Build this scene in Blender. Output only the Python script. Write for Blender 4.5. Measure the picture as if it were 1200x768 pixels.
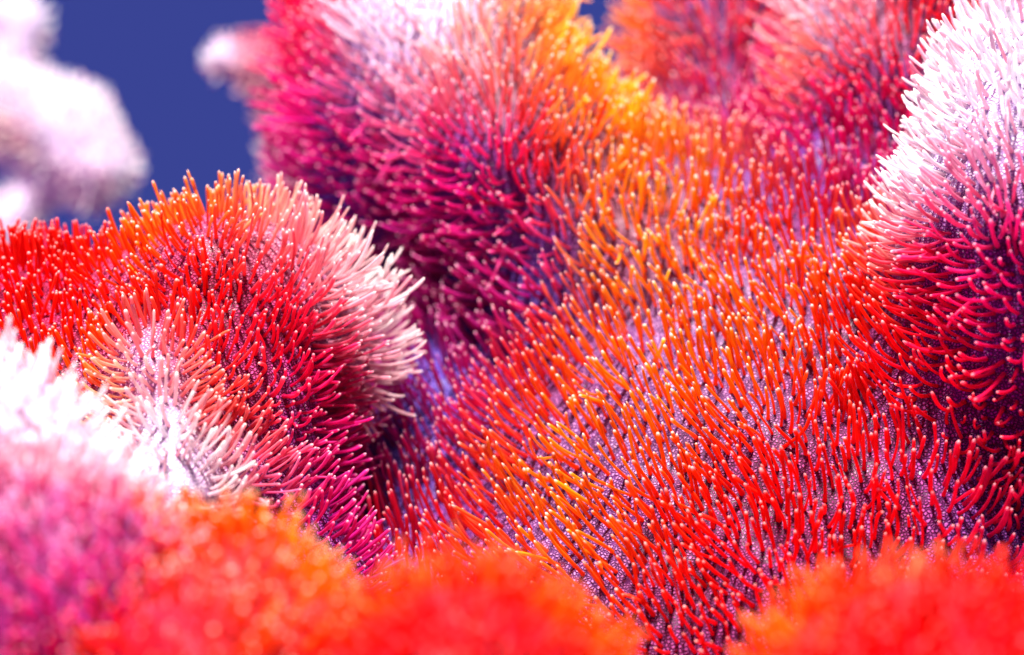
import bpy, math
import numpy as np
from mathutils import Vector, Matrix
from mathutils.bvhtree import BVHTree

for o in list(bpy.data.objects):
    bpy.data.objects.remove(o, do_unlink=True)
S = bpy.context.scene
COL = S.collection
rng = np.random.default_rng(11)

# ------------------------------------------------------------------ camera
PITCH = math.radians(30)
FOCUS = 0.60
CAM = np.array([0.0, -0.52, 0.30])
cam_d = bpy.data.cameras.new('camera')
cam_d.sensor_width = 36
cam_d.lens = 60
cam_d.clip_start = 0.01
cam_d.clip_end = 20
cam_d.dof.use_dof = True
cam_d.dof.focus_distance = 0.592
cam_d.dof.aperture_fstop = 4.0
cam = bpy.data.objects.new('camera', cam_d)
COL.objects.link(cam)
cam.location = CAM
cam.rotation_euler = (math.radians(90) - PITCH, 0, 0)
S.camera = cam
RT = np.array([1.0, 0, 0])
FW = np.array([0, math.cos(PITCH), -math.sin(PITCH)])
UP = np.array([0, math.sin(PITCH), math.cos(PITCH)])

# ------------------------------------------------------------------ water light: even blue all round
w = bpy.data.worlds.new('World')
S.world = w
w.use_nodes = True
bg = w.node_tree.nodes['Background']
bg.inputs[0].default_value = (0.042, 0.058, 0.300, 1)
bg.inputs[1].default_value = 1.0

# ------------------------------------------------------------------ aquarium lamp, plus an added magenta fill
def area(name, loc, target, size, watts, col):
    d = bpy.data.lights.new(name, 'AREA')
    d.shape = 'DISK'
    d.size = size
    d.energy = watts
    d.color = col
    o = bpy.data.objects.new(name, d)
    COL.objects.link(o)
    o.location = loc
    o.rotation_euler = (Vector(target) - Vector(loc)).to_track_quat('-Z', 'Y').to_euler()
    return o

area('white_tank_lamp', (-0.20, 0.26, 1.64), (0.02, 0.05, 0.0), 0.36, 168.0, (1.0, 0.95, 0.88))
area('magenta_fill_light', (-0.98, -0.52, 0.42), (-0.05, 0.06, 0.0), 0.40, 5.5, (1.0, 0.02, 0.95))  # added fill, not a tank lamp: turns shaded sides magenta

S.cycles.max_bounces = 6
S.cycles.diffuse_bounces = 3
S.cycles.transmission_bounces = 4
S.cycles.glossy_bounces = 2
vs = S.view_settings
vs.view_transform = 'Standard'
vs.look = 'None'
vs.exposure = 0.0
vs.gamma = 1.0
vs.use_curve_mapping = False


# ------------------------------------------------------------------ helpers
def P(px, py, d):
    """a point of the place, given where the lens sees it (1200 x 768) and its distance in metres"""
    return CAM + d * (FW + RT * ((px - 600) / 1200 * 0.6) - UP * ((py - 384) / 1200 * 0.6))


def project(p):
    v = p - CAM
    d = v @ FW
    return 600 + (v @ RT) / d * 2000, 384 - (v @ UP) / d * 2000, d


def unit(v):
    return v / np.maximum(np.linalg.norm(v, axis=-1, keepdims=True), 1e-9)


_ph = np.random.default_rng(5).uniform(0, 6.28, (4, 3, 6))
_dr = unit(np.random.default_rng(6).normal(size=(4, 6, 3)))


def wob(p, scale, ch=0):
    """smooth noise, about -1..1"""
    r = np.zeros(p.shape[:-1], p.dtype)
    for i in range(6):
        r = r + np.sin((p @ _dr[ch, i].astype(p.dtype)) * (6.28 / scale) * (0.6 + 0.22 * i) + _ph[ch, 0, i])
    return r / 3.2


def chain(*pts):
    return ('c', [(P(a, b, d), r) for a, b, d, r in pts])


def ell(center, axes, radii):
    return ('e', np.array(center), np.array(axes), np.array(radii))


def sdf(prims, p, k):
    D = None
    for pr in prims:
        if pr[0] == 'c':
            d = None
            pts = pr[1]
            if len(pts) == 1:
                d = np.linalg.norm(p - pts[0][0].astype(p.dtype), axis=-1) - pts[0][1]
            for (a, ra), (b, rb) in zip(pts[:-1], pts[1:]):
                ab = (b - a)
                t = np.clip(((p - a.astype(p.dtype)) @ (ab / (ab @ ab)).astype(p.dtype)), 0, 1)
                q = p - a.astype(p.dtype) - t[..., None] * ab.astype(p.dtype)
                e = np.sqrt((q * q).sum(-1)) - (ra + t * (rb - ra))
                d = e if d is None else np.minimum(d, e) - np.maximum(0.012 - np.abs(d - e), 0) ** 2 / 0.048
        else:
            q = (p - pr[1].astype(p.dtype)) @ pr[2].T.astype(p.dtype)
            k0 = np.linalg.norm(q / pr[3], axis=-1)
            k1 = np.linalg.norm(q / pr[3] ** 2, axis=-1)
            d = k0 * (k0 - 1) / np.maximum(k1, 1e-6)
        if D is None:
            D = d
        else:
            h = np.maximum(k - np.abs(D - d), 0)
            D = np.minimum(D, d) - h * h / (4 * k)
    return D


def bounds(prims):
    lo, hi = [], []
    for pr in prims:
        if pr[0] == 'c':
            for a, r in pr[1]:
                lo.append(a - r)
                hi.append(a + r)
        else:
            m = np.abs(pr[2].T * pr[3]).max(1) * 1.25
            lo.append(pr[1] - m)
            hi.append(pr[1] + m)
    return np.min(lo, 0) - 0.014, np.max(hi, 0) + 0.014


def surface_nets(f, lo, h):
    nx, ny, nz = f.shape
    neg = f < 0
    corners = [(i, j, k) for i in (0, 1) for j in (0, 1) for k in (0, 1)]
    sl = lambda c: tuple(slice(a, a + n - 1) for a, n in zip(c, (nx, ny, nz)))
    cnt = sum(neg[sl(c)].astype(np.int8) for c in corners)
    act = np.argwhere((cnt > 0) & (cnt < 8))
    idx = -np.ones((nx - 1, ny - 1, nz - 1), np.int64)
    idx[tuple(act.T)] = np.arange(len(act))
    acc = np.zeros((len(act), 3))
    num = np.zeros(len(act))
    for a in corners:
        for ax in range(3):
            if a[ax]:
                continue
            b = list(a)
            b[ax] = 1
            va = f[tuple((act + a).T)]
            vb = f[tuple((act + b).T)]
            m = (va < 0) != (vb < 0)
            t = np.where(m, va / np.where(m, va - vb, 1), 0)
            pos = np.array(a)[None].repeat(len(act), 0).astype(float)
            pos[:, ax] += t
            acc += pos * m[:, None]
            num += m
    verts = lo + (act + acc / num[:, None]) * h
    quads = []
    for ax in range(3):
        u, v = (ax + 1) % 3, (ax + 2) % 3
        s0 = [slice(None)] * 3
        s1 = [slice(None)] * 3
        s0[ax] = slice(0, -1)
        s1[ax] = slice(1, None)
        A, B = neg[tuple(s0)], neg[tuple(s1)]
        e = np.argwhere(A != B)
        flip = A[tuple(e.T)]
        ok = (e[:, u] > 0) & (e[:, v] > 0) & (e[:, u] < f.shape[u] - 1) & (e[:, v] < f.shape[v] - 1)
        e, flip = e[ok], flip[ok]
        q = []
        for du, dv in ((-1, -1), (0, -1), (0, 0), (-1, 0)):
            c = e.copy()
            c[:, u] += du
            c[:, v] += dv
            q.append(idx[tuple(c.T)])
        q = np.stack(q, 1)
        q[~flip] = q[~flip][:, ::-1]
        quads.append(q)
    return verts, np.concatenate(quads)


def mesh_body(prims, k, h, lump=0.003, lump_scale=0.05, ch=0):
    lo, hi = bounds(prims)
    n = np.ceil((hi - lo) / h).astype(int) + 2
    g = np.stack(np.meshgrid(*[np.arange(m, dtype=np.float32) * h + l for m, l in zip(n, lo.astype(np.float32))],
                             indexing='ij'), -1)

    def F(p):
        return sdf(prims, p, k) + lump * wob(p, lump_scale, ch) + 0.35 * lump * wob(p, lump_scale * 0.36, (ch + 1) % 4)
    f = np.concatenate([F(g[i:i + 24]) for i in range(0, n[0], 24)])
    v, q = surface_nets(f, lo, h)
    e = 0.0012
    for it in range(3):
        grad = np.stack([(F(v + np.eye(3)[i] * e) - F(v - np.eye(3)[i] * e)) / (2 * e) for i in range(3)], 1)
        nn = np.linalg.norm(grad, axis=1, keepdims=True)
        if it < 2:
            v = v - grad / np.maximum(nn, 0.3) ** 2 * F(v)[:, None] * 0.8
    return v, q, unit(grad)


# ------------------------------------------------------------------ materials
def new_mat(name):
    m = bpy.data.materials.new(name)
    m.use_nodes = True
    nt = m.node_tree
    nt.nodes.clear()
    return m, nt, nt.nodes.new, nt.links.new


def polyp_material():
    m, nt, N, L = new_mat('polyp_flesh')
    out = N('ShaderNodeOutputMaterial')
    at = N('ShaderNodeAttribute')
    at.attribute_name = 'pigment_light'
    tc = N('ShaderNodeTexCoord')
    nz = N('ShaderNodeTexNoise')
    nz.inputs['Scale'].default_value = 420
    L(tc.outputs['Object'], nz.inputs['Vector'])
    mr = N('ShaderNodeMapRange')
    mr.inputs[3].default_value = 0.80
    mr.inputs[4].default_value = 1.12
    L(nz.outputs[0], mr.inputs[0])
    mul = N('ShaderNodeVectorMath')
    mul.operation = 'MULTIPLY'
    L(at.outputs['Color'], mul.inputs[0])
    L(mr.outputs[0], mul.inputs[1])
    pb = N('ShaderNodeBsdfPrincipled')
    L(mul.outputs[0], pb.inputs['Base Color'])
    pb.inputs['Roughness'].default_value = 0.34
    pb.inputs['Specular IOR Level'].default_value = 0.22
    tr = N('ShaderNodeBsdfTranslucent')
    gm = N('ShaderNodeGamma')
    gm.inputs[1].default_value = 0.8
    L(mul.outputs[0], gm.inputs[0])
    L(gm.outputs[0], tr.inputs['Color'])
    bp = N('ShaderNodeBump')
    bp.inputs['Strength'].default_value = 0.25
    bp.inputs['Distance'].default_value = 0.0004
    L(nz.outputs[0], bp.inputs['Height'])
    L(bp.outputs[0], pb.inputs['Normal'])
    mx = N('ShaderNodeMixShader')
    mx.inputs[0].default_value = 0.60
    L(pb.outputs[0], mx.inputs[1])
    L(tr.outputs[0], mx.inputs[2])
    L(mx.outputs[0], out.inputs[0])
    return m


def skin_material():
    """pebbled skin between the polyps: tiny raised pale grains with purple seams"""
    m, nt, N, L = new_mat('coral_skin')
    out = N('ShaderNodeOutputMaterial')
    at = N('ShaderNodeAttribute')
    at.attribute_name = 'pigment_light'
    tc = N('ShaderNodeTexCoord')
    vo = N('ShaderNodeTexVoronoi')
    vo.inputs['Scale'].default_value = 820
    L(tc.outputs['Object'], vo.inputs['Vector'])
    ed = N('ShaderNodeTexVoronoi')
    ed.feature = 'DISTANCE_TO_EDGE'
    ed.inputs['Scale'].default_value = 820
    L(tc.outputs['Object'], ed.inputs['Vector'])
    mr = N('ShaderNodeMapRange')
    mr.inputs[1].default_value = 0.04
    mr.inputs[2].default_value = 0.30
    L(ed.outputs['Distance'], mr.inputs[0])
    mix = N('ShaderNodeMix')
    mix.data_type = 'RGBA'
    L(mr.outputs[0], mix.inputs[0])
    gam = N('ShaderNodeGamma')
    gam.inputs[1].default_value = 2.2
    L(at.outputs['Color'], gam.inputs[0])
    seam = N('ShaderNodeVectorMath')
    seam.operation = 'MULTIPLY'
    seam.inputs[1].default_value = (0.60, 0.55, 0.85)
    L(gam.outputs[0], seam.inputs[0])
    L(seam.outputs[0], mix.inputs[6])
    L(at.outputs['Color'], mix.inputs[7])
    pb = N('ShaderNodeBsdfPrincipled')
    L(mix.outputs[2], pb.inputs['Base Color'])
    pb.inputs['Roughness'].default_value = 0.38
    pb.inputs['Specular IOR Level'].default_value = 0.2
    bp = N('ShaderNodeBump')
    bp.inputs['Strength'].default_value = 0.9
    bp.inputs['Distance'].default_value = 0.0007
    L(mr.outputs[0], bp.inputs['Height'])
    L(bp.outputs[0], pb.inputs['Normal'])
    L(pb.outputs[0], out.inputs[0])
    return m


def rock_material():
    m, nt, N, L = new_mat('reef_rock')
    out = N('ShaderNodeOutputMaterial')
    tc = N('ShaderNodeTexCoord')
    nz = N('ShaderNodeTexNoise')
    nz.inputs['Scale'].default_value = 60
    nz.inputs['Detail'].default_value = 8
    L(tc.outputs['Object'], nz.inputs['Vector'])
    cr = N('ShaderNodeValToRGB')
    cr.color_ramp.elements[0].position = 0.35
    cr.color_ramp.elements[0].color = (0.05, 0.03, 0.06, 1)
    cr.color_ramp.elements[1].position = 0.7
    cr.color_ramp.elements[1].color = (0.22, 0.10, 0.19, 1)
    L(nz.outputs[0], cr.inputs[0])
    pb = N('ShaderNodeBsdfPrincipled')
    pb.inputs['Roughness'].default_value = 0.85
    L(cr.outputs[0], pb.inputs['Base Color'])
    bp = N('ShaderNodeBump')
    bp.inputs['Distance'].default_value = 0.006
    L(nz.outputs[0], bp.inputs['Height'])
    L(bp.outputs[0], pb.inputs['Normal'])
    L(pb.outputs[0], out.inputs[0])
    return m


M_POLYP, M_SKIN, M_ROCK = polyp_material(), skin_material(), rock_material()

# ------------------------------------------------------------------ coral hues with some light and shade painted in (tip, middle, foot; skin)
PIG_LIGHT = {
    'orange': ((.98, .38, .010), (.97, .28, .008), (.95, .085, .010), (.30, .19, .42)),
    'amber':  ((.98, .52, .030), (.98, .38, .015), (.96, .150, .012), (.30, .12, .18)),
    'red':    ((.95, .018, .006), (.90, .007, .006), (.85, .004, .014), (.28, .05, .20)),
    'rose':   ((.92, .012, .060), (.88, .004, .075), (.78, .004, .130), (.28, .07, .32)),
    'magenta': ((.84, .012, .300), (.78, .004, .240), (.64, .004, .280), (.22, .03, .27)),
    'violet': ((.66, .04, .34), (.52, .010, .240), (.38, .010, .28), (.18, .11, .48)),
    'pink':   ((.97, .50, .36), (.96, .30, .22), (.92, .12, .14), (.36, .10, .13)),
    'blush':  ((.95, .74, .74), (.94, .56, .60), (.90, .36, .46), (.70, .46, .56)),
    'white':  ((.93, .90, .92), (.91, .84, .88), (.89, .74, .82), (.88, .82, .86)),
}
PIG_LIGHT = {k: np.array(v) for k, v in PIG_LIGHT.items()}


def pigment_light_at(p, anchors, sharp=1.0):
    """blend the pigment patches of a coral; patches mix own colour with painted light and shade, edges ragged"""
    q = p + 0.006 * np.stack([wob(p, 0.035, c) for c in (1, 2, 3)], -1)
    W = []
    C = []
    for px, py, d, r, name in anchors:
        a = P(px, py, d)
        dist2 = ((q - a) ** 2).sum(-1)
        W.append(np.exp(-dist2 / (2 * r * r)) + 1e-9 / (dist2 + 1e-4))
        C.append(PIG_LIGHT[name])
    W = np.array(W) ** sharp
    W /= W.sum(0)
    return np.tensordot(W.T, np.array(C), 1)      # (n, 4, 3)


# ------------------------------------------------------------------ polyps
RT_T = np.array([0, .10, .26, .42, .58, .72, .84, .93, .975])
RT_R = np.array([1.45, 1.12, 1.0, .95, .92, .92, .97, .92, .58])
SIDES = 6


def polyp_arrays(base, nrm, length, radius, lift, sway, jitter, cols, tipw):
    n = len(base)
    up = np.array([0, 0, 1.0])
    j1 = rng.normal(size=(n, 3)) * jitter[:, None]
    j2 = rng.normal(size=(n, 3)) * jitter[:, None] * 1.5
    d0 = unit(nrm + j1 * 0.5)
    d1 = unit(d0 + lift[:, None] * 0.45 * up + sway + j1)
    d2 = unit(d1 + lift[:, None] * 1.1 * up + sway * 0.4 + j2)
    Lh = length[:, None]
    B0 = base - nrm * 0.0012
    B1 = B0 + d0 * Lh * 0.34
    B2 = B1 + d1 * Lh * 0.36
    B3 = B2 + d2 * Lh * 0.34
    t = np.append(RT_T, 1.0)[None, :, None]
    B0, B1, B2, B3 = [b[:, None, :] for b in (B0, B1, B2, B3)]
    c = (1 - t) ** 3 * B0 + 3 * (1 - t) ** 2 * t * B1 + 3 * (1 - t) * t * t * B2 + t ** 3 * B3
    tg = unit(3 * (1 - t) ** 2 * (B1 - B0) + 6 * (1 - t) * t * (B2 - B1) + 3 * t * t * (B3 - B2))
    ref = np.where(np.abs(tg[:, :1, 0:1]) < 0.75, np.array([[[1.0, 0, 0]]]), np.array([[[0, 1.0, 0]]]))
    s = unit(np.cross(tg, ref))
    u = np.cross(tg, s)
    ang = np.arange(SIDES) / SIDES * 2 * math.pi
    K = len(RT_T)
    rad = radius[:, None] * RT_R[None]
    rad = rad * (1 + 0.10 * np.sin(t[:, :K, 0] * 9 + rng.uniform(0, 6.28, (n, 1))))
    rad[:, 0] = radius * 1.5
    ring = (c[:, :K, None, :] + rad[:, :, None, None] *
            (np.cos(ang)[None, None, :, None] * s[:, :K, None, :] + np.sin(ang)[None, None, :, None] * u[:, :K, None, :]))
    v = np.concatenate([ring.reshape(n, K * SIDES, 3), c[:, K:, :]], 1)
    # colour along the polyp: foot -> middle -> tip, then the pale cap
    tt = np.append(RT_T, 1.0)
    tip, mid, foot = cols[:, 0], cols[:, 1], cols[:, 2]
    kf = np.clip(1 - tt / 0.45, 0, 1)[None, :, None]
    kt = np.clip((tt - 0.30) / 0.45, 0, 1)[None, :, None]
    cc = mid[:, None] * (1 - kf) * (1 - kt) + foot[:, None] * kf + tip[:, None] * kt
    cap = np.clip((tt - 0.93) / 0.03, 0, 1)[None, :, None] * tipw[:, None, None]
    cc = cc * (1 - cap) + (np.array([.95, .88, .87]) * 0.8 + cc * 0.2) * cap
    cc = np.concatenate([cc[:, :K].repeat(SIDES, 1), cc[:, K:]], 1)
    return v, cc, c[:, K]


def polyp_faces():
    K = len(RT_T)
    q = [[a * SIDES + i, a * SIDES + (i + 1) % SIDES, (a + 1) * SIDES + (i + 1) % SIDES, (a + 1) * SIDES + i]
         for a in range(K - 1) for i in range(SIDES)]
    t = [[(K - 1) * SIDES + i, (K - 1) * SIDES + (i + 1) % SIDES, K * SIDES] for i in range(SIDES)]
    return np.array(q), np.array(t)


PQ, PT = polyp_faces()
PV = len(RT_T) * SIDES + 1


def make_mesh(name, v, quads, tris=None, cols=None, mat=None, normals=None):
    me = bpy.data.meshes.new(name)
    v = np.asarray(v, np.float32)
    nq = len(quads)
    ntri = 0 if tris is None else len(tris)
    me.vertices.add(len(v))
    me.vertices.foreach_set('co', v.ravel())
    loops = quads.ravel() if ntri == 0 else np.concatenate([quads.ravel(), tris.ravel()])
    me.loops.add(len(loops))
    me.loops.foreach_set('vertex_index', loops.astype(np.int32))
    me.polygons.add(nq + ntri)
    st = np.concatenate([np.arange(nq) * 4, nq * 4 + np.arange(ntri) * 3]).astype(np.int32)
    me.polygons.foreach_set('loop_start', st)
    me.update(calc_edges=True)
    me.polygons.foreach_set('use_smooth', np.ones(nq + ntri, bool))
    if cols is not None:
        a = me.color_attributes.new('pigment_light', 'FLOAT_COLOR', 'POINT')
        a.data.foreach_set('color', np.concatenate([cols, np.ones((len(cols), 1))], 1).astype(np.float32).ravel())
    if normals is not None:
        me.normals_split_custom_set_from_vertices(normals.astype(np.float32))
    if mat:
        me.materials.append(mat)
    return me


def link(name, data, parent=None):
    o = bpy.data.objects.new(name, data)
    COL.objects.link(o)
    if parent:
        o.parent = parent
        o.matrix_parent_inverse = Matrix.Identity(4)
    return o


def scatter(v, q, spacing_fn, maxn=90000):
    """poisson-like seats on the skin"""
    a, b, c, d = (v[q[:, i]] for i in range(4))
    ar = 0.5 * np.linalg.norm(np.cross(c - a, d - b), axis=1)
    fn = unit(np.cross(c - a, d - b))
    fc = (a + b + c + d) / 4
    px, py, dd = project(fc)
    ar = ar * ((px > -220) & (px < 1420) & (py > -220) & (py < 960) & ((fn * unit(CAM - fc)).sum(1) > -0.5))
    n = int(min(maxn, ar.sum() / (0.0034 ** 2) * 4.5))
    f = rng.choice(len(q), n, p=ar / ar.sum())
    s, t = rng.uniform(size=(2, n, 1))
    pts = (1 - s) * (1 - t) * a[f] + s * (1 - t) * b[f] + s * t * c[f] + (1 - s) * t * d[f]
    px, py, dd = project(pts)
    m = (px > -220) & (px < 1420) & (py > -220) & (py < 960)
    pts, f = pts[m], f[m]
    sp = spacing_fn(pts)
    cell = float(sp.max())
    grid = {}
    keep = []
    key = np.floor(pts / cell).astype(int)
    nb = [(i, j, k) for i in (-1, 0, 1) for j in (-1, 0, 1) for k in (-1, 0, 1)]
    for i in range(len(pts)):
        kx, ky, kz = key[i]
        p = pts[i]
        r2 = sp[i] ** 2
        ok = True
        for dx, dy, dz in nb:
            for j in grid.get((kx + dx, ky + dy, kz + dz), ()):
                e = pts[j] - p
                if e[0] * e[0] + e[1] * e[1] + e[2] * e[2] < r2:
                    ok = False
                    break
            if not ok:
                break
        if ok:
            grid.setdefault((kx, ky, kz), []).append(i)
            keep.append(i)
    keep = np.array(keep)
    return pts[keep], f[keep]


BODIES = []
COUNTS = []
PENDING = []


def coral(name, label, category, group, prims, anchors, k=0.02, h=0.003, lump=0.003, lump_scale=0.05, ch=0,
          spacing=0.006, length=0.018, radius=0.00078, lift=0.5, sway=(0, 0, 0), jitter=0.12, tipw=0.9,
          bare=None, lobes=None, foot=None, sharp=1.0, skin_mix=0.35, individuals=300, lenfn=None, back=-0.55, swayfn=None):
    v, q, nrm = mesh_body(prims, k, h, lump, lump_scale, ch)
    foot = np.array(foot if foot is not None else [v[:, 0].mean(), v[:, 1].mean(), v[:, 2].min()])
    root = link(name, None)
    root.empty_display_size = 0.02
    root.location = foot
    root['label'] = label
    root['category'] = category
    if group:
        root['group'] = group
    pg = pigment_light_at(v, anchors, sharp)
    skin = pg[:, 3] * (1 - skin_mix) + pg[:, 2] * skin_mix
    BODIES.append((v, q))
    # the skin, lobe by lobe
    cen = v[q].mean(1)
    parts = []
    if lobes:
        dd = np.stack([sdf([prims[i] for i in L[0]], cen, 0.01) for L in lobes], 1)
        own = dd.argmin(1)
    else:
        own = np.zeros(len(q), int)
        lobes = [(None, 'lobe', None)]
    for li, (_, pname, plabel) in enumerate(lobes):
        qq = q[own == li]
        used, inv = np.unique(qq, return_inverse=True)
        me = make_mesh(pname, v[used] - foot, inv.reshape(-1, 4), None, skin[used], M_SKIN, nrm[used])
        o = link(pname, me, root)
        if plabel:
            o['label'] = plabel
        parts.append(o)
    # seats
    spf = spacing if callable(spacing) else (lambda p: np.full(len(p), spacing) * (1 + 0.18 * wob(p, 0.03, 2)))
    pts, fi = scatter(v, q, spf)
    nn = unit(nrm[q[fi]].mean(1))
    px, py, dd = project(pts)
    view = unit(CAM - pts)
    m = (nn * view).sum(1) > back
    if bare is not None:
        m &= ~bare(pts)
    pts, nn, fi = pts[m], nn[m], fi[m]
    n = len(pts)
    L = length * (1 + 0.22 * rng.normal(size=n)).clip(.40, 1.5)
    if lenfn is not None:
        L = L * lenfn(pts)
    R = radius * (1 + 0.16 * rng.normal(size=n)).clip(.65, 1.45)
    sw = np.array(sway)[None] + 0.16 * np.stack([wob(pts, 0.06, c) for c in (0, 1, 2)], 1)
    if swayfn is not None:
        sw = sw + swayfn(pts)
    pc = pigment_light_at(pts, anchors, sharp)
    hue = rng.normal(size=(n, 1, 1)) * 0.20
    pc = np.clip(pc * (1 + hue * np.array([0.2, 1.0, 0.8])), 0.002, 0.98)
    tw = np.clip(tipw * (1 + 0.25 * rng.normal(size=n)), 0.15, 1) * (0.60 + 0.40 * np.clip(pc[:, 0, 1] / 0.22, 0, 1))
    jj = jitter * np.where(rng.uniform(size=n) < 0.06, 3.0, 1.0)
    V, Cc, tips = polyp_arrays(pts, nn, L, R, np.full(n, lift) * (1 + 0.3 * rng.normal(size=n)), sw, jj, pc, tw)
    PENDING.append((root, parts, own[fi], pts, V, Cc, tips, foot, individuals))
    COUNTS.append((len(q) * 2, n))
    return root


def finish_polyps():
    trees = BVHTree.FromPolygons(
        np.concatenate([b[0] for b in BODIES]).tolist(),
        np.concatenate([b[1] + o for b, o in zip(BODIES, np.cumsum([0] + [len(b[0]) for b in BODIES[:-1]]))]).tolist())
    cv = Vector(CAM)
    for root, parts, own, pts, V, Cc, tips, foot, ind in PENDING:
        bx, by, bd = project(pts)
        tx, ty, td = project(tips)
        size = (np.hypot(tx - bx, ty - by) + 4) / td
        inside = (tx > 0) & (tx < 1200) & (ty > 0) & (ty < 768) & (by < 800)
        vis = np.zeros(len(pts), bool)
        for i in np.nonzero(inside)[0]:
            tv = Vector(tips[i])
            dr = tv - cv
            hit = trees.ray_cast(cv, dr.normalized(), dr.length - 0.001)
            vis[i] = hit[0] is None
        order = np.argsort(-np.where(vis, size, -1))
        n_ind = int(min(ind, vis.sum()))
        single = order[:n_ind]
        rest_mask = np.ones(len(pts), bool)
        rest_mask[single] = False
        for i in single:
            b = pts[i]
            me = make_mesh('polyp', V[i] - b, PQ, PT, Cc[i], M_POLYP)
            o = link('polyp', me, parts[own[i]])
            o.location = b - foot
        rest = np.nonzero(rest_mask)[0]
        if len(rest):
            off = np.arange(len(rest))[:, None, None] * PV
            me = make_mesh('polyp_mass', (V[rest] - foot).reshape(-1, 3), (PQ[None] + off).reshape(-1, 4),
                           (PT[None] + off).reshape(-1, 3), Cc[rest].reshape(-1, 3), M_POLYP)
            o = link('polyp_mass', me, root)
            o['kind'] = 'stuff'


def axes_from_normal(n, xdir):
    n = unit(np.array(n, float))
    x = np.array(xdir, float)
    x = unit(x - n * (x @ n))
    return np.stack([x, np.cross(n, x), n])


# ------------------------------------------------------------------ the reef rock everything grows on
def build_rock():
    n = 90
    xs = np.linspace(-0.95, 0.95, n)
    ys = np.linspace(-0.40, 0.62, n)
    X, Y = np.meshgrid(xs, ys, indexing='ij')
    p = np.stack([X, Y, X * 0], -1)
    Z = -0.155 + 0.03 * wob(p, 0.25, 0) + 0.012 * wob(p, 0.08, 1) + 0.006 * wob(p, 0.03, 2)
    Z = Z - 0.38 * np.clip((Y - 0.12) / 0.35, 0, 1) - 0.16 * np.clip((-0.16 - Y) / 0.3, 0, 1)
    v = np.stack([X, Y, Z], -1).reshape(-1, 3)
    i = np.arange(n - 1)[:, None] * n + np.arange(n - 1)[None]
    q = np.stack([i, i + n, i + n + 1, i + 1], -1).reshape(-1, 4)
    o = link('seabed', make_mesh('seabed', v, q, None, None, M_ROCK))
    o['kind'] = 'structure'
    o['label'] = 'dark purple reef rock under the corals'


build_rock()

# ------------------------------------------------------------------ the big folded coral in the middle
BN = -0.25 * RT + 0.60 * UP - 0.75 * FW
bn = unit(BN)
main_prims = [
    ell(P(810, 480, 0.612) - bn * 0.080, axes_from_normal(bn, RT - 0.12 * UP), (0.128, 0.185, 0.080)),   # 0 broad sheet
    chain((450, 730, 0.635, 0.024), (470, 590, 0.690, 0.026), (540, 440, 0.735, 0.032)),             # 1 gutter floor
    chain((690, 340, 0.705, 0.030), (610, 200, 0.715, 0.040), (525, 60, 0.748, 0.041), (497, -130, 0.80, 0.043)),  # 2 crest lobe
    chain((450, 330, 0.80, 0.024), (435, 190, 0.785, 0.028), (440, 60, 0.79, 0.029), (458, -110, 0.80, 0.031)),   # 3 dark lobe behind
    chain((480, 300, 0.79, 0.034), (475, 160, 0.760, 0.038)),                                         # 4 joins 2 and 3
    chain((700, 300, 0.705, 0.030), (830, 330, 0.705, 0.036), (1000, 350, 0.690, 0.036)),             # 5 back of the sheet
    chain((846, 190, 0.80, 0.034), (852, 40, 0.82, 0.034), (864, -110, 0.85, 0.036)),                # 6 red lobe at the back
    chain((1010, 270, 0.73, 0.034), (1055, 120, 0.735, 0.044), (1100, -60, 0.76, 0.056)),             # 7 orange topped lobe
    chain((1330, 50, 0.625, 0.040), (1243, 150, 0.612, 0.040), (1202, 262, 0.604, 0.038), (1215, 375, 0.600, 0.036), (1212, 560, 0.625, 0.036), (1170, 720, 0.63, 0.04)),  # 8 right fold
    chain((1090, 400, 0.655, 0.034), (1060, 560, 0.640, 0.034), (1020, 720, 0.620, 0.036)),          # 9 flank to the sheet
]
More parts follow.
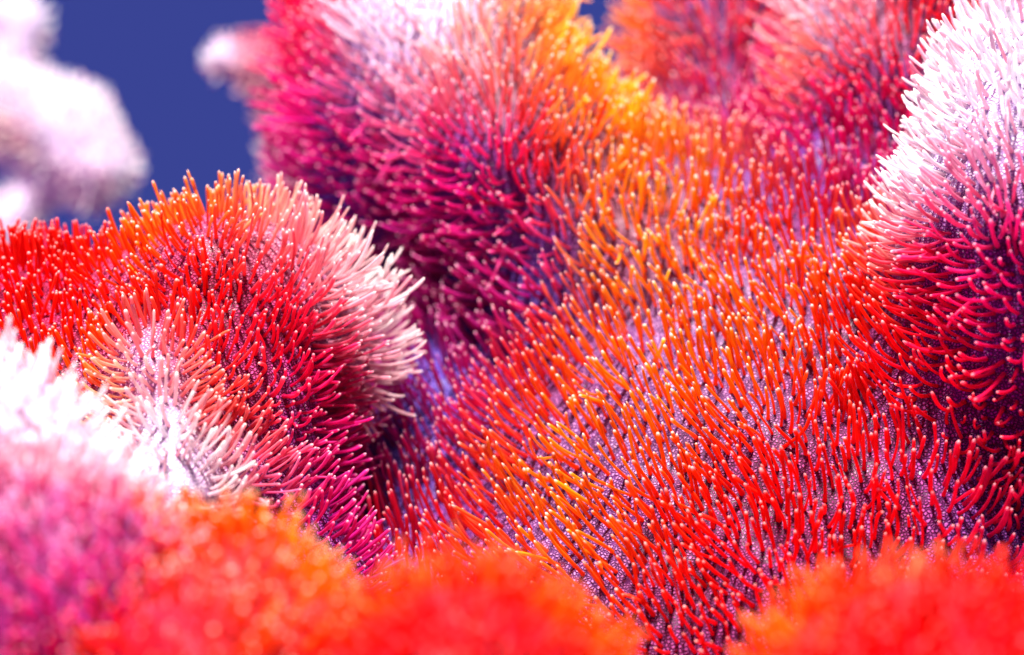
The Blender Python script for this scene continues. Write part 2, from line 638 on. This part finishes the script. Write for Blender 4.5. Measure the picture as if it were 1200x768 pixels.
main_anchors = [
    (760, 420, .62, .030, 'orange'), (640, 520, .60, .028, 'orange'), (860, 380, .63, .028, 'orange'),
    (750, 310, .67, .020, 'amber'), (715, 230, .685, .022, 'amber'), (680, 150, .70, .022, 'amber'), (650, 60, .715, .026, 'amber'),
    (620, 640, .56, .026, 'orange'), (720, 620, .56, .022, 'orange'), (860, 600, .57, .030, 'red'), (800, 700, .55, .024, 'red'), (860, 740, .54, .03, 'rose'), (700, 740, .54, .02, 'red'), (960, 660, .57, .03, 'red'),
    (900, 460, .61, .020, 'orange'), (980, 480, .61, .024, 'red'), (990, 330, .64, .016, 'orange'), (940, 300, .66, .02, 'red'), (860, 240, .69, .02, 'orange'), (1010, 560, .59, .03, 'red'),
    (540, 500, .63, .022, 'rose'), (640, 420, .64, .018, 'red'), (500, 620, .60, .022, 'rose'), (560, 380, .68, .026, 'violet'), (600, 330, .68, .02, 'violet'), (480, 480, .66, .024, 'violet'), (530, 330, .71, .028, 'violet'),  # violet here paints the gutter's shade into the colour
    (490, 0, .72, .024, 'white'), (500, 60, .705, .020, 'white'), (520, 110, .695, .014, 'blush'), (570, 110, .69, .016, 'pink'), (500, 190, .68, .022, 'magenta'), (550, 220, .67, .022, 'magenta'), (600, 270, .67, .018, 'magenta'), (615, 200, .67, .012, 'red'),  # tall lobe: lit top painted white, shaded lower side painted magenta
    (450, 200, .715, .034, 'magenta'), (480, 310, .72, .03, 'violet'), (350, 30, .76, .024, 'rose'), (350, 120, .755, .03, 'magenta'), (350, 220, .755, .03, 'violet'),  # magenta and violet deepen the shaded side of the lobes in colour
    (780, 60, .79, .03, 'orange'), (850, 80, .785, .028, 'magenta'), (870, 150, .775, .03, 'magenta'), (890, 30, .79, .024, 'red'),
    (960, 0, .72, .020, 'white'), (990, 30, .705, .012, 'blush'), (945, 85, .715, .013, 'amber'), (1040, 50, .70, .014, 'pink'), (1080, 80, .69, .022, 'red'), (1030, 120, .695, .024, 'rose'), (990, 165, .70, .03, 'magenta'), (1060, 160, .69, .034, 'magenta'), (1030, 210, .69, .03, 'violet'),
    (1130, 20, .70, .024, 'red'),
    (1110, 130, .60, .024, 'white'), (1065, 210, .605, .018, 'white'), (1180, 40, .60, .03, 'white'), (1190, 110, .58, .022, 'white'), (1120, 185, .59, .016, 'white'), (1075, 250, .60, .010, 'white'), (1160, 150, .585, .018, 'white'),  # pale crest colour, partly painted-in bright light
    (1050, 280, .61, .009, 'pink'), (1150, 265, .58, .018, 'magenta'), (1200, 250, .575, .022, 'magenta'), (1110, 300, .59, .014, 'rose'), (1170, 340, .585, .022, 'magenta'),  # magenta under the crest is partly painted shade
    (1080, 340, .61, .016, 'red'), (1060, 380, .615, .02, 'red'), (1070, 440, .615, .024, 'red'), (1150, 420, .60, .03, 'rose'),
    (1120, 540, .60, .03, 'rose'), (1180, 620, .61, .03, 'violet'),
]


def main_spacing(p):
    px, py, d = project(p)
    s = np.full(len(p), 0.0035)
    s = np.where(d > 0.70, 0.0038, s)                                # tighter on the far lobes
    e = np.exp(-(((p - P(1130, 140, .60)) ** 2).sum(1)) / (2 * .045 ** 2))
    s = s * (1 - 0.36 * e)                                           # packed on the pale fold
    return s * (1 + 0.18 * wob(p, 0.03, 2))


def main_sway(p):
    """a gentle current leans the polyps of the sheet to one side"""
    e = np.exp(-(((p - P(820, 520, .61)) ** 2).sum(1)) / (2 * .075 ** 2))
    return e[:, None] * np.array([[-0.38, 0.10, 0.0]])


def main_len(p):
    e = np.exp(-(((p - P(1130, 140, .60)) ** 2).sum(1)) / (2 * .05 ** 2))
    return 1 - 0.30 * e


coral('soft_coral', 'broad folded coral with orange finger polyps, pale crests and a dark purple gutter', 'coral',
      None, main_prims, main_anchors, k=0.034, h=0.0032, lump=0.0028, lump_scale=0.07,
      spacing=main_spacing, length=0.0190, radius=0.00064, lift=0.75, sway=(-0.10, 0.0, 0.0), jitter=0.13, sharp=1.3, lenfn=main_len, skin_mix=0.10, swayfn=main_sway,
      lobes=[((0, 1, 5, 9), 'sheet', 'broad sheet of orange polyps sloping down'),
             ((2, 4), 'lobe', 'tall lobe with white and amber polyps on top, magenta side'),
             ((3,), 'lobe', 'magenta lobe behind the tall crested one'),
             ((6,), 'lobe', 'red lobe far back beside the blue gap'),
             ((7,), 'lobe', 'lobe with orange tipped polyps above a magenta side'),
             ((8,), 'lobe', 'fold with a packed white crest over a dark crimson flank')])

# ------------------------------------------------------------------ coral on the left with the pink crest
left_prims = [
    chain((-70, 425, .665, .036), (40, 418, .655, .036), (130, 415, .645, .031)),                     # 0 red shoulder
    chain((195, 375, .645, .030), (255, 360, .642, .032), (315, 372, .645, .029), (365, 412, .655, .023)),   # 1 pink crest
    chain((60, 470, .620, .026), (150, 480, .610, .022)),                                             # 2 lower left
    chain((230, 470, .614, .029), (285, 480, .626, .028), (330, 540, .640, .022)),                    # 3 right flank
    chain((230, 580, .597, .025), (305, 640, .605, .024), (370, 710, .60, .022)),                      # 4 foot
    chain((168, 402, .598, .0040), (172, 428, .590, .0048), (190, 455, .5815, .0052), (196, 505, .571, .0062), (206, 580, .555, .0080)),   # 5 bare lip
    chain((215, 575, .572, .014), (258, 568, .580, .013)),                                            # 6 pale fan
]
left_anchors = [
    (60, 330, .635, .03, 'red'), (30, 420, .63, .03, 'red'), (120, 400, .625, .02, 'red'), (130, 470, .60, .018, 'orange'), (90, 500, .6, .02, 'orange'),
    (190, 300, .63, .014, 'orange'), (250, 265, .635, .016, 'orange'), (300, 275, .635, .013, 'pink'), (340, 300, .63, .015, 'blush'), (385, 350, .635, .016, 'blush'), (400, 390, .64, .014, 'white'),  # pink, blush and white also paint the light on the crest
    (420, 430, .645, .012, 'blush'), (240, 360, .61, .024, 'red'), (290, 350, .605, .022, 'red'), (310, 410, .595, .024, 'red'), (330, 400, .608, .018, 'rose'), (355, 440, .61, .022, 'magenta'), (350, 480, .60, .024, 'magenta'), (400, 480, .62, .02, 'magenta'), (260, 460, .585, .018, 'red'),  # magenta also paints shade on the right flank
    (250, 430, .59, .012, 'orange'), (290, 500, .59, .014, 'orange'), (340, 520, .60, .022, 'magenta'), (390, 570, .615, .022, 'violet'), (290, 560, .575, .016, 'blush'), (250, 540, .56, .014, 'white'),
    (180, 430, .585, .011, 'white'), (196, 480, .575, .012, 'white'), (205, 540, .56, .014, 'white'), (400, 640, .60, .022, 'violet'), (350, 610, .59, .02, 'magenta'), (360, 680, .58, .02, 'red'),
]
_lip = [a for a, r in left_prims[5][1]]


def bare_lip(p):
    d = None
    for i, (a, b) in enumerate(zip(_lip[:-1], _lip[1:])):
        ab = b - a
        t = np.clip((p - a) @ ab / (ab @ ab), 0, 1)
        e = np.linalg.norm(p - a - t[:, None] * ab, axis=1) - (0.0050 + 0.0011 * (i + t))
        d = e if d is None else np.minimum(d, e)
    return d + 0.0015 * wob(p, 0.012, 3) < 0


def left_len(p):
    e = np.exp(-(((p - P(390, 380, .64)) ** 2).sum(1)) / (2 * .026 ** 2))
    return 1 + 0.75 * e


coral('soft_coral', 'crested coral with long pink and orange polyps and a bare white lip', 'coral', None,
      left_prims, left_anchors, k=0.016, h=0.0026, lump=0.0018, lump_scale=0.05, ch=1,
      spacing=0.0027, length=0.0128, radius=0.00060, lift=0.55, sway=(0.02, 0, 0), jitter=0.13, bare=bare_lip, lenfn=left_len, sharp=1.3,
      lobes=[((0, 2), 'lobe', 'red shoulder with yellow tipped polyps'),
             ((1, 3, 4, 6), 'lobe', 'pink crested fold with a dark crimson flank'),
             ((5,), 'lip', 'bare white ridge without polyps')])

# ------------------------------------------------------------------ nearer corals, thrown out of focus
coral('soft_coral', 'blurred coral lobe packed with white polyps above a magenta side', 'coral', 'blurred corals along the bottom',
      [chain((-60, 525, .500, .030), (10, 560, .500, .026), (100, 625, .500, .018), (165, 670, .495, .012)),
       chain((-40, 700, .465, .040), (60, 740, .465, .036), (90, 860, .46, .036))],
      [(20, 470, .48, .028, 'white'), (80, 540, .48, .022, 'white'), (140, 590, .48, .02, 'white'), (20, 560, .47, .014, 'blush'), (60, 605, .46, .014, 'pink'), (0, 650, .44, .020, 'magenta'), (90, 650, .45, .016, 'magenta'), (20, 740, .425, .03, 'magenta'),  # white top partly painted light, magenta below partly painted shade
       (40, 690, .43, .022, 'magenta'), (120, 700, .44, .02, 'magenta'), (110, 760, .43, .024, 'rose')],
      k=0.02, spacing=0.0034, length=0.0105, radius=0.00066, lift=0.5, jitter=0.12, ch=2, skin_mix=0.6)

coral('soft_coral', 'blurred orange coral mound beside the white lobe, streaked with pale polyps', 'coral', 'blurred corals along the bottom',
      [chain((190, 700, .465, .018), (265, 715, .465, .021), (320, 785, .455, .024)), chain((240, 840, .44, .03))],
      [(210, 610, .45, .012, 'orange'), (150, 690, .44, .014, 'red'), (200, 640, .44, .010, 'red'), (270, 640, .44, .012, 'red'), (225, 690, .435, .007, 'blush'), (200, 720, .43, .010, 'rose'), (300, 680, .44, .018, 'orange'), (350, 720, .44, .018, 'orange'),
       (260, 760, .42, .02, 'red')],
      k=0.02, spacing=0.0032, length=0.0115, radius=0.00066, lift=0.6, jitter=0.14, ch=3, skin_mix=0.8)

coral('soft_coral', 'blurred round coral mound in orange red below the broad sheet', 'coral', 'blurred corals along the bottom',
      [chain((525, 800, .425, .019), (580, 805, .425, .018)), chain((550, 900, .43, .042))],
      [(540, 640, .42, .009, 'orange'), (450, 700, .42, .008, 'orange'), (660, 710, .42, .010, 'orange'), (490, 680, .41, .008, 'red'), (600, 660, .41, .008, 'red'), (540, 720, .40, .020, 'red'), (600, 760, .40, .020, 'red')],
      k=0.02, spacing=0.0033, length=0.0110, radius=0.00085, lift=0.5, jitter=0.14, tipw=0.2, ch=0, skin_mix=0.85)

coral('soft_coral', 'large blurred scarlet coral mound below the dark flank of the white crested fold', 'coral', 'blurred corals along the bottom',
      [chain((1030, 855, .435, .025), (1090, 860, .430, .033), (1190, 890, .430, .029)), chain((1090, 980, .43, .05))],
      [(930, 700, .43, .010, 'orange'), (1050, 630, .43, .009, 'pink'), (1080, 640, .43, .009, 'orange'), (1075, 720, .395, .004, 'orange'), (1060, 730, .40, .024, 'red'), (1150, 700, .41, .026, 'red')],
      k=0.02, spacing=0.0033, length=0.0110, radius=0.00085, lift=0.5, jitter=0.14, tipw=0.2, ch=1, skin_mix=0.85)

# ------------------------------------------------------------------ far corals against the blue
coral('pale_coral', 'pale knobbly coral branch blurred against the blue water', 'coral', None,
      [chain((15, 70, 1.12, .016), (20, 30, 1.12, .020)), chain((10, 135, 1.12, .034), (80, 150, 1.10, .028), (105, 190, 1.10, .024)),
       chain((110, 205, 1.10, .022), (105, 225, 1.10, .014)), chain((60, 220, 1.11, .012), (5, 260, 1.11, .016), (-30, 330, 1.12, .03), (-20, 700, 1.2, .04))],
      [(40, 100, 1.1, .05, 'white'), (100, 170, 1.08, .05, 'white'), (85, 215, 1.08, .014, 'blush'), (0, 110, 1.08, .012, 'pink'), (5, 170, 1.08, .012, 'pink')],
      k=0.014, h=0.004, lump=0.002, spacing=0.0052, length=0.007, radius=0.0010, individuals=0, ch=2)

coral('pale_coral', 'small pale coral knob with red side peeking past the magenta lobe', 'coral', None,
      [chain((264, 68, 1.05, .011),), chain((270, 66, 1.05, .008), (305, 75, 1.05, .015), (330, 90, 1.05, .016)),
       chain((298, 100, 1.05, .007), (325, 150, 1.06, .010), (400, 600, 1.15, .03))],
      [(248, 65, 1.04, .014, 'white'), (262, 68, 1.03, .010, 'white'), (278, 70, 1.03, .005, 'pink'), (296, 68, 1.03, .014, 'red'), (300, 110, 1.04, .012, 'blush')],
      k=0.008, h=0.003, lump=0.001, spacing=0.0048, length=0.006, radius=0.0009, individuals=0, ch=3)

finish_polyps()
